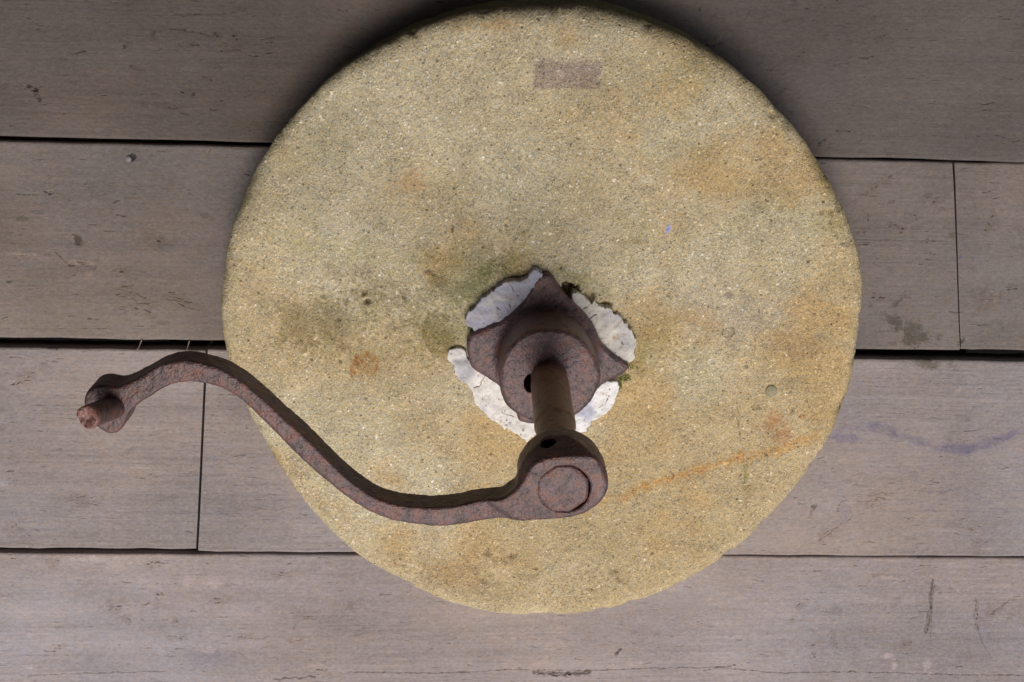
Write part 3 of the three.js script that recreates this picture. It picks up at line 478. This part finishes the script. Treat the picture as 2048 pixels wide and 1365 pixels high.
const iron = new THREE.MeshStandardMaterial({ ...scale_.textures(-0.0006, 0.0006), vertexColors: true, roughness: 0.48, metalness: 0.15 });
function rust(warm = 0, base = [0.240, 0.142, 0.138]) {
  return (x, y, z) => {
    const a = fbm(x * 55 + 3, y * 55, z * 55, 3), b = fbm(x * 190, y * 190 + 5, z * 190, 3), c = noise(x * 520, y * 520, z * 520), d = noise(x * 900 + 9, y * 900, z * 900);
    let k = base;
    k = mix3(k, [0.255, 0.180, 0.215], smooth(0.0, 0.4, a + 0.35 * b) * 0.8);       // bluish scale
    k = mix3(k, [0.40, 0.150, 0.085], smooth(0.08 - warm, 0.36 - warm, b + 0.3 * c + 0.3 * a) * 0.6);   // orange bloom
    k = mix3(k, [0.11, 0.072, 0.068], smooth(0.05, 0.4, -b + 0.3 * c) * 0.7);
    const m = 0.84 * (1 + 0.16 * d); return [k[0] * m, k[1] * m, k[2] * m];
  };
}
const pitting = (amp) => (x, y, z) => amp * (0.55 * fbm(x * 170, y * 170, z * 170, 3) + 0.2 * noise(x * 420, y * 420, z * 420));
const none = () => 0;

{ // flange with four lugs and the drum in front of it
  const outline = densify(traceStone([[1073, 558], [1085, 551], [1101, 551], [1119, 577], [1138, 598], [1158, 618], [1187, 652], [1203, 688], [1228, 711], [1254, 728], [1257, 738], [1244, 752], [1211, 765], [1180, 790], [1146, 828], [1110, 846], [1070, 850], [1051, 848], [1037, 842], [1030, 822], [1004, 779], [968, 754], [944, 738], [936, 714], [933, 691], [937, 676], [947, 667], [976, 655], [1014, 635], [1041, 608], [1056, 585], [1066, 566]], 0.018), 3);
  const d2 = polyDist(outline), b = bounds(outline, 0.006), hole = [...onStone(1060, 766, 0.078)];
  const g = nets([b[0], b[1], -0.006], [b[2], b[3], 0.088], 0.0013, d2, (x, y, z, d) => {
    const r = Math.hypot(x, y), lift = 0.002 * (1 - smooth(0.03, 0.085, r));
    const plate = slab(d, Math.abs(z - 0.007 - lift) - 0.011, 0.004);
    const drum = slab(r - (0.0478 + 0.0012 * noise(Math.atan2(y, x) * 2, 1)), Math.abs(z - 0.037) - 0.043, 0.0045);
    let s = smin(plate, drum, 0.008);
    s = Math.max(s, -Math.max(Math.hypot((x - hole[0]) * 1.15, (y - hole[1]) * 0.72) - 0.0066, 0.045 - z));
    return s;
  }, pitting(0.0011), rust(-0.02));
  part('flange', up3(g), iron, grindstone);
}
{ // axle through the stone, its lower end standing on the planks
  const g = nets([-0.026, -0.026, -FACE - 0.004], [0.026, 0.026, 0.332], 0.0013, (x, y) => Math.hypot(x, y), (x, y, z, d) => {
    const r = z < 0.098 ? 0.0170 : 0.0177 + 0.0022 * smooth(0.250, 0.268, z) - 0.0012 * smooth(0.2, 0.21, z) * (1 - smooth(0.246, 0.262, z));
    const oct = z > 0.295 ? Math.max(d * (1 + 0.05 * noise(Math.atan2(y, x) * 1.9, 3)), 0.985 * Math.max(Math.abs(x), Math.abs(y), Math.abs(x * 0.766 + y * 0.643) * 1.0, Math.abs(x * 0.6 - y * 0.8) * 1.03) + 0.001) : d;
    return slab(oct - r, Math.max(z - 0.3252, -FACE - z), 0.0012) + 0.0012 * Math.exp(-Math.pow((z - 0.098) / 0.0016, 2));
  }, pitting(0.0007), ((shaft, end) => (x, y, z) => z > 0.29 ? end(x, y, z) : shaft(x, y, z))(rust(0.08, [0.42, 0.225, 0.130]), rust(0.02)));
  part('axle', up3(g), iron, grindstone);
}
const HF = 0.322;
{ // crank: a forged S of square section between two eyes
  const outline = densify(traceStone([[1076, 919], [1130, 912], [1186, 911], [1205, 929], [1214, 955], [1211, 985], [1194, 1008], [1164, 1026], [1128, 1035], [1076, 1036], [1038, 1042], [1011, 1039], [991, 1037], [929, 1049], [900, 1053], [869, 1055], [791, 1045], [744, 1027], [705, 1005], [654, 964], [619, 935], [576, 893], [537, 853], [495, 812], [471, 793], [442, 776], [405, 767], [369, 765], [340, 770], [308, 788], [278, 806], [262, 820], [254, 834], [246, 853], [233, 866], [217, 868], [197, 858], [180, 838], [169, 815], [168, 798], [175, 783], [188, 774], [205, 771], [222, 776], [239, 775], [256, 768], [271, 760], [295, 746], [320, 731], [344, 725], [369, 722], [393, 726], [430, 735], [461, 750], [491, 770], [515, 791], [540, 812], [564, 836], [600, 866], [627, 893], [673, 940], [713, 974], [752, 999], [791, 1011], [849, 1018], [908, 1015], [938, 1007], [974, 1001], [1000, 1001], [1017, 991], [1041, 973], [1056, 945]], HF), 3);
  for (let pass = 0; pass < 3; pass++) { const o = outline.map(p => p.slice()); outline.forEach((p, i) => { const a = o[(i + o.length - 1) % o.length], c = o[(i + 1) % o.length]; p[0] = (a[0] + 2 * p[0] + c[0]) / 4; p[1] = (a[1] + 2 * p[1] + c[1]) / 4; }); }
  const d2 = polyDist(outline), b = bounds(outline, 0.012), eye2 = onStone(235, 816, HF), holeZ = [...Array(70)].map((_, i) => 0.27 + i * 0.001).reduce((a, h) => Math.abs(onStone(1096, 887, h)[1] - 0.0290) < Math.abs(onStone(1096, 887, a)[1] - 0.0290) ? h : a), hole = onStone(1096, 887, holeZ), lug = [onStone(1125, 975, HF)[0], onStone(1125, 975, HF)[1]];
  const g = nets([b[0], b[1], HF - 0.052], [b[2], b[3] + 0.008, HF + 0.006], 0.00125, d2, (x, y, z, d) => {
    const ra = Math.hypot(x - lug[0], y - lug[1]), re = Math.hypot(x - eye2[0], y - eye2[1]);
    const t = 0.0122 + 0.0012 * smooth(0.07, 0.03, re);
    const arm = slab(d, Math.abs(z - (HF - t)) - t, 0.0017);
    const rl = Math.hypot((x - lug[0]) * (x < lug[0] ? 0.60 : 1), y - lug[1]) + 0.0012 * noise(x * 160, y * 160, 3.5);
    const boss = Math.min(slab(Math.max(ra - 0.0338, d - mix(0.0008, 0.0125, clamp((HF - z) / 0.034))), Math.abs(z - (HF - 0.018)) - 0.018, 0.0022), slab(Math.max(rl - 0.0335, d - 0.0002), Math.abs(z - HF) - 0.0024, 0.0009));
    const eyeBack = slab(Math.max(re - 0.027, d + 0.0006), Math.abs(z - (HF - 0.0135)) - 0.0132, 0.0014);
    let s = smin(smin(arm, boss, 0.004), eyeBack, 0.003);
    const rb = Math.hypot(x - 0.0017, y + 0.0004);
    s = Math.max(s, -Math.max(rb - 0.0191, HF - 0.007 - z));                                    // recess round the axle's end
    const hx = x - hole[0], hz = z - holeZ; s = Math.max(s, -Math.max(Math.hypot(hx * 0.85, hz * 0.85) - 0.0050, 0.019 - y));   // oil hole
    return s;
  }, pitting(0.0010), rust(0.06));
  const crank = part('crank', up3(g), iron, grindstone);
  // broken stub of the handle's spindle
  const p0 = onStone(228, 817, HF), p1 = onStone(173, 836, HF + 0.034), a = new THREE.Vector3(p0[0], p0[1], HF - 0.004), q = new THREE.Vector3(p1[0], p1[1], HF + 0.034), ax = q.clone().sub(a), len = ax.length(); ax.normalize();
  const lo = [Math.min(a.x, q.x) - 0.014, Math.min(a.y, q.y) - 0.014, a.z - 0.008], hi = [Math.max(a.x, q.x) + 0.014, Math.max(a.y, q.y) + 0.014, q.z + 0.012];
  const rust1 = rust(0.08);
  const g2 = nets(lo, hi, 0.0008, none, (x, y, z) => {
    const v = new THREE.Vector3(x - a.x, y - a.y, z - a.z), s = v.dot(ax), r = Math.sqrt(Math.max(0, v.lengthSq() - s * s));
    const ragged = 0.0022 * fbm(x * 300, y * 300, 4.5, 3) - 0.0022 * (1 - smooth(0, 0.006, r)) + (x < q.x - 0.001 && y < q.y - 0.0005 ? -0.0025 * smooth(0.003, 0.007, r) : 0);
    return slab(r - 0.0086, Math.max(s - len - ragged, -s), 0.0008);
  }, pitting(0.0007), (x, y, z) => { const s = (x - a.x) * ax.x + (y - a.y) * ax.y + (z - a.z) * ax.z, k = rust1(x, y, z); return s > len - 0.004 ? mix3(k, [0.62, 0.32, 0.25], 0.55 + 0.4 * noise(x * 500, y * 500, z * 500)) : k; }, [-0.62, 0.78]);
  part('handle_spindle', up3(g2), iron, crank);
}

// ---- white packing wedged round the flange: four pieces with ragged edges
{
  const Z = (x, y) => [850 + x / 3.412, 500 + y / 3.412];
  const pieces = [
    { o: [[270, 480], [292, 435], [340, 400], [390, 330], [440, 298], [480, 265], [540, 225], [580, 212], [640, 210], [700, 185], [735, 140], [762, 135], [800, 160], [790, 230], [700, 340], [600, 440], [540, 470], [480, 510], [420, 530], [340, 562], [322, 535], [288, 520]], h: 0.0150, c: [0.35, 0.34, 0.42], warm: [0.45, 0.42, 0.41], k: [[[460, 320], [480, 380], [520, 410], [530, 440]], [[580, 320], [575, 370], [590, 410]], [[570, 215], [600, 270], [640, 320]]], tilt: 0.05 },
    { o: [[1015, 284], [1062, 302], [1108, 346], [1140, 378], [1160, 352], [1187, 386], [1225, 402], [1247, 396], [1275, 412], [1282, 442], [1320, 446], [1345, 476], [1358, 502], [1380, 506], [1388, 546], [1410, 550], [1425, 580], [1430, 602], [1447, 616], [1440, 660], [1428, 700], [1440, 742], [1400, 778], [1360, 760], [1270, 730], [1200, 690], [1160, 610], [1110, 530], [1060, 440], [1010, 370], [996, 332]], h: 0.0115, c: [0.57, 0.53, 0.48], warm: [0.44, 0.42, 0.42], k: [[[1060, 415], [1100, 400], [1135, 365]], [[1130, 470], [1165, 445]]], tilt: -0.02 },
    { o: [[152, 742], [163, 690], [220, 671], [268, 682], [290, 740], [330, 800], [420, 860], [500, 910], [560, 990], [620, 1070], [660, 1130], [740, 1150], [820, 1180], [760, 1255], [700, 1312], [650, 1276], [600, 1246], [560, 1212], [540, 1230], [502, 1190], [470, 1168], [432, 1156], [400, 1110], [338, 1050], [332, 1010], [320, 960], [288, 920], [230, 890], [202, 850], [200, 792], [165, 760]], h: 0.0105, c: [0.72, 0.68, 0.64], warm: [0.46, 0.44, 0.46], k: [[[330, 945], [370, 935], [390, 900], [410, 865]], [[200, 790], [190, 840]], [[520, 1100], [560, 1130], [600, 1140]]], tilt: 0 },
    { o: [[960, 1150], [1060, 1060], [1130, 1000], [1190, 930], [1240, 900], [1310, 893], [1326, 930], [1305, 1012], [1290, 1062], [1250, 1112], [1190, 1150], [1138, 1172], [1130, 1200], [1105, 1216], [1100, 1250], [1040, 1260], [980, 1240]], h: 0.0105, c: [0.73, 0.71, 0.70], warm: [0.45, 0.45, 0.54], k: [[[1180, 1080], [1220, 1060], [1260, 1000]]], tilt: 0.02 },
  ];
  const chalk = new THREE.MeshStandardMaterial({ vertexColors: true, roughness: 0.85 });
  for (const q of pieces) {
    const poly = traceStone(q.o.map(p => Z(...p)), q.h), d2 = polyDist(poly), b = bounds(poly, 0.004), cracks = q.k.map(l => traceStone(l.map(p => Z(...p)), q.h));
    const crackAt = (x, y) => { let m = 1; for (const l of cracks) for (let i = 0; i + 1 < l.length; i++) m = Math.min(m, segDist(x + 0.0012 * noise(x * 260, y * 260), y + 0.0012 * noise(x * 260, y * 260, 4.5), l[i], l[i + 1])); return m; };
    const g = nets([b[0], b[1], -0.006], [b[2], b[3], q.h + 0.006], 0.0006, (x, y) => [d2(x, y) + 0.0006 * noise(x * 420, y * 420) + 0.0003 * noise(x * 900, y * 900), crackAt(x, y)], (x, y, z, [d, cr]) => {
      const top = q.h + q.tilt * (y - b[1]) - 0.0008 + 0.0026 * fbm(x * 70, y * 70, 1, 3);
      let s = slab(d, Math.abs(z - (top - 0.008)) - 0.008, 0.0012);
      return Math.max(s, -Math.max(cr - 0.0002, top - 0.002 - z));
    }, (x, y, z) => 0.0012 * fbm(x * 230, y * 230, z * 230, 3), (x, y, z) => {
      const a = fbm(x * 50, y * 50, 2.5, 3), n = noise(x * 900, y * 900, 1.5), s = noise(x * 480 + 5, y * 480, 6.5), t = fbm(x * 120 + 8, y * 120, 3.5, 3);
      let c = mix3(q.c, q.warm, smooth(-0.05, 0.4, a)); const k = 1 + 0.10 * n + 0.24 * t; c = c.map(v => v * k);
      c = mix3(c, [0.10, 0.075, 0.065], smooth(0.55, 0.8, s) * 0.9);
      c = mix3(c, [0.33, 0.21, 0.13], smooth(0.28, 0.6, t + 0.25 * n) * 0.7); c = mix3(c, [0.40, 0.37, 0.33], smooth(0.2, 0.6, fbm(x * 180, y * 180, 9.5, 3) - 0.05) * 0.8);
      const m = Math.min(1, crackAt(x, y) / 0.00045); c = mix3([0.30, 0.27, 0.24], c, smooth(0.4, 1, m));
      return c;
    });
    const m = part('packing', up3(g), chalk, grindstone); if (q === pieces[0]) m.userData.label = 'bluish grey piece of packing, greyer than the other three';
  }
}
{ // moss sprouting beside two lugs of the flange
  const P = [], N = [], C = [], v = new THREE.Vector3();
  for (const [px, py, n, sx, sy] of [[1249, 757, 200, 12, 7], [1238, 772, 150, 5, 8], [944, 656, 110, 7, 7], [938, 690, 40, 3, 9], [1262, 735, 60, 6, 6]]) for (let i = 0; i < n; i++) {
    const a = rnd() * 6.283, q = Math.sqrt(rnd()), [x, y] = onStone(px + Math.cos(a) * q * sx, py + Math.sin(a) * q * sy, 0.003), z = relief(x, y) - 0.0005, h = rr(0.001, 0.0032), w = rr(0.0002, 0.0004), t = rnd() * 6.283, l = [rr(-1, 1) * 0.003, rr(-1, 1) * 0.003];
    const k = rr(0.5, 1.3), col = [0.12 * k, 0.19 * k, 0.035 * k];
    for (let s = 0; s < 3; s++) { const a0 = t + s * 2.094, a1 = a0 + 2.094; P.push(x + w * Math.cos(a0), y + w * Math.sin(a0), z, x + w * Math.cos(a1), y + w * Math.sin(a1), z, x + l[0], y + l[1], z + h); C.push(...col, ...col, ...col); }
  }
  const g = new THREE.BufferGeometry(); g.setAttribute('position', new THREE.Float32BufferAttribute(P, 3)); g.setAttribute('color', new THREE.Float32BufferAttribute(C, 3)); g.computeVertexNormals();
  const m = part('moss', up3(g), new THREE.MeshStandardMaterial({ vertexColors: true, roughness: 0.9 }), grindstone); m.userData.kind = 'stuff';
}

// ================================================================ render
const renderer = new THREE.WebGLRenderer({ antialias: true });
renderer.setSize(1024, 682);
renderer.toneMapping = THREE.LinearToneMapping; renderer.toneMappingExposure = EXPOSURE;
renderer.shadowMap.enabled = true;
renderer.render(scene, camera);
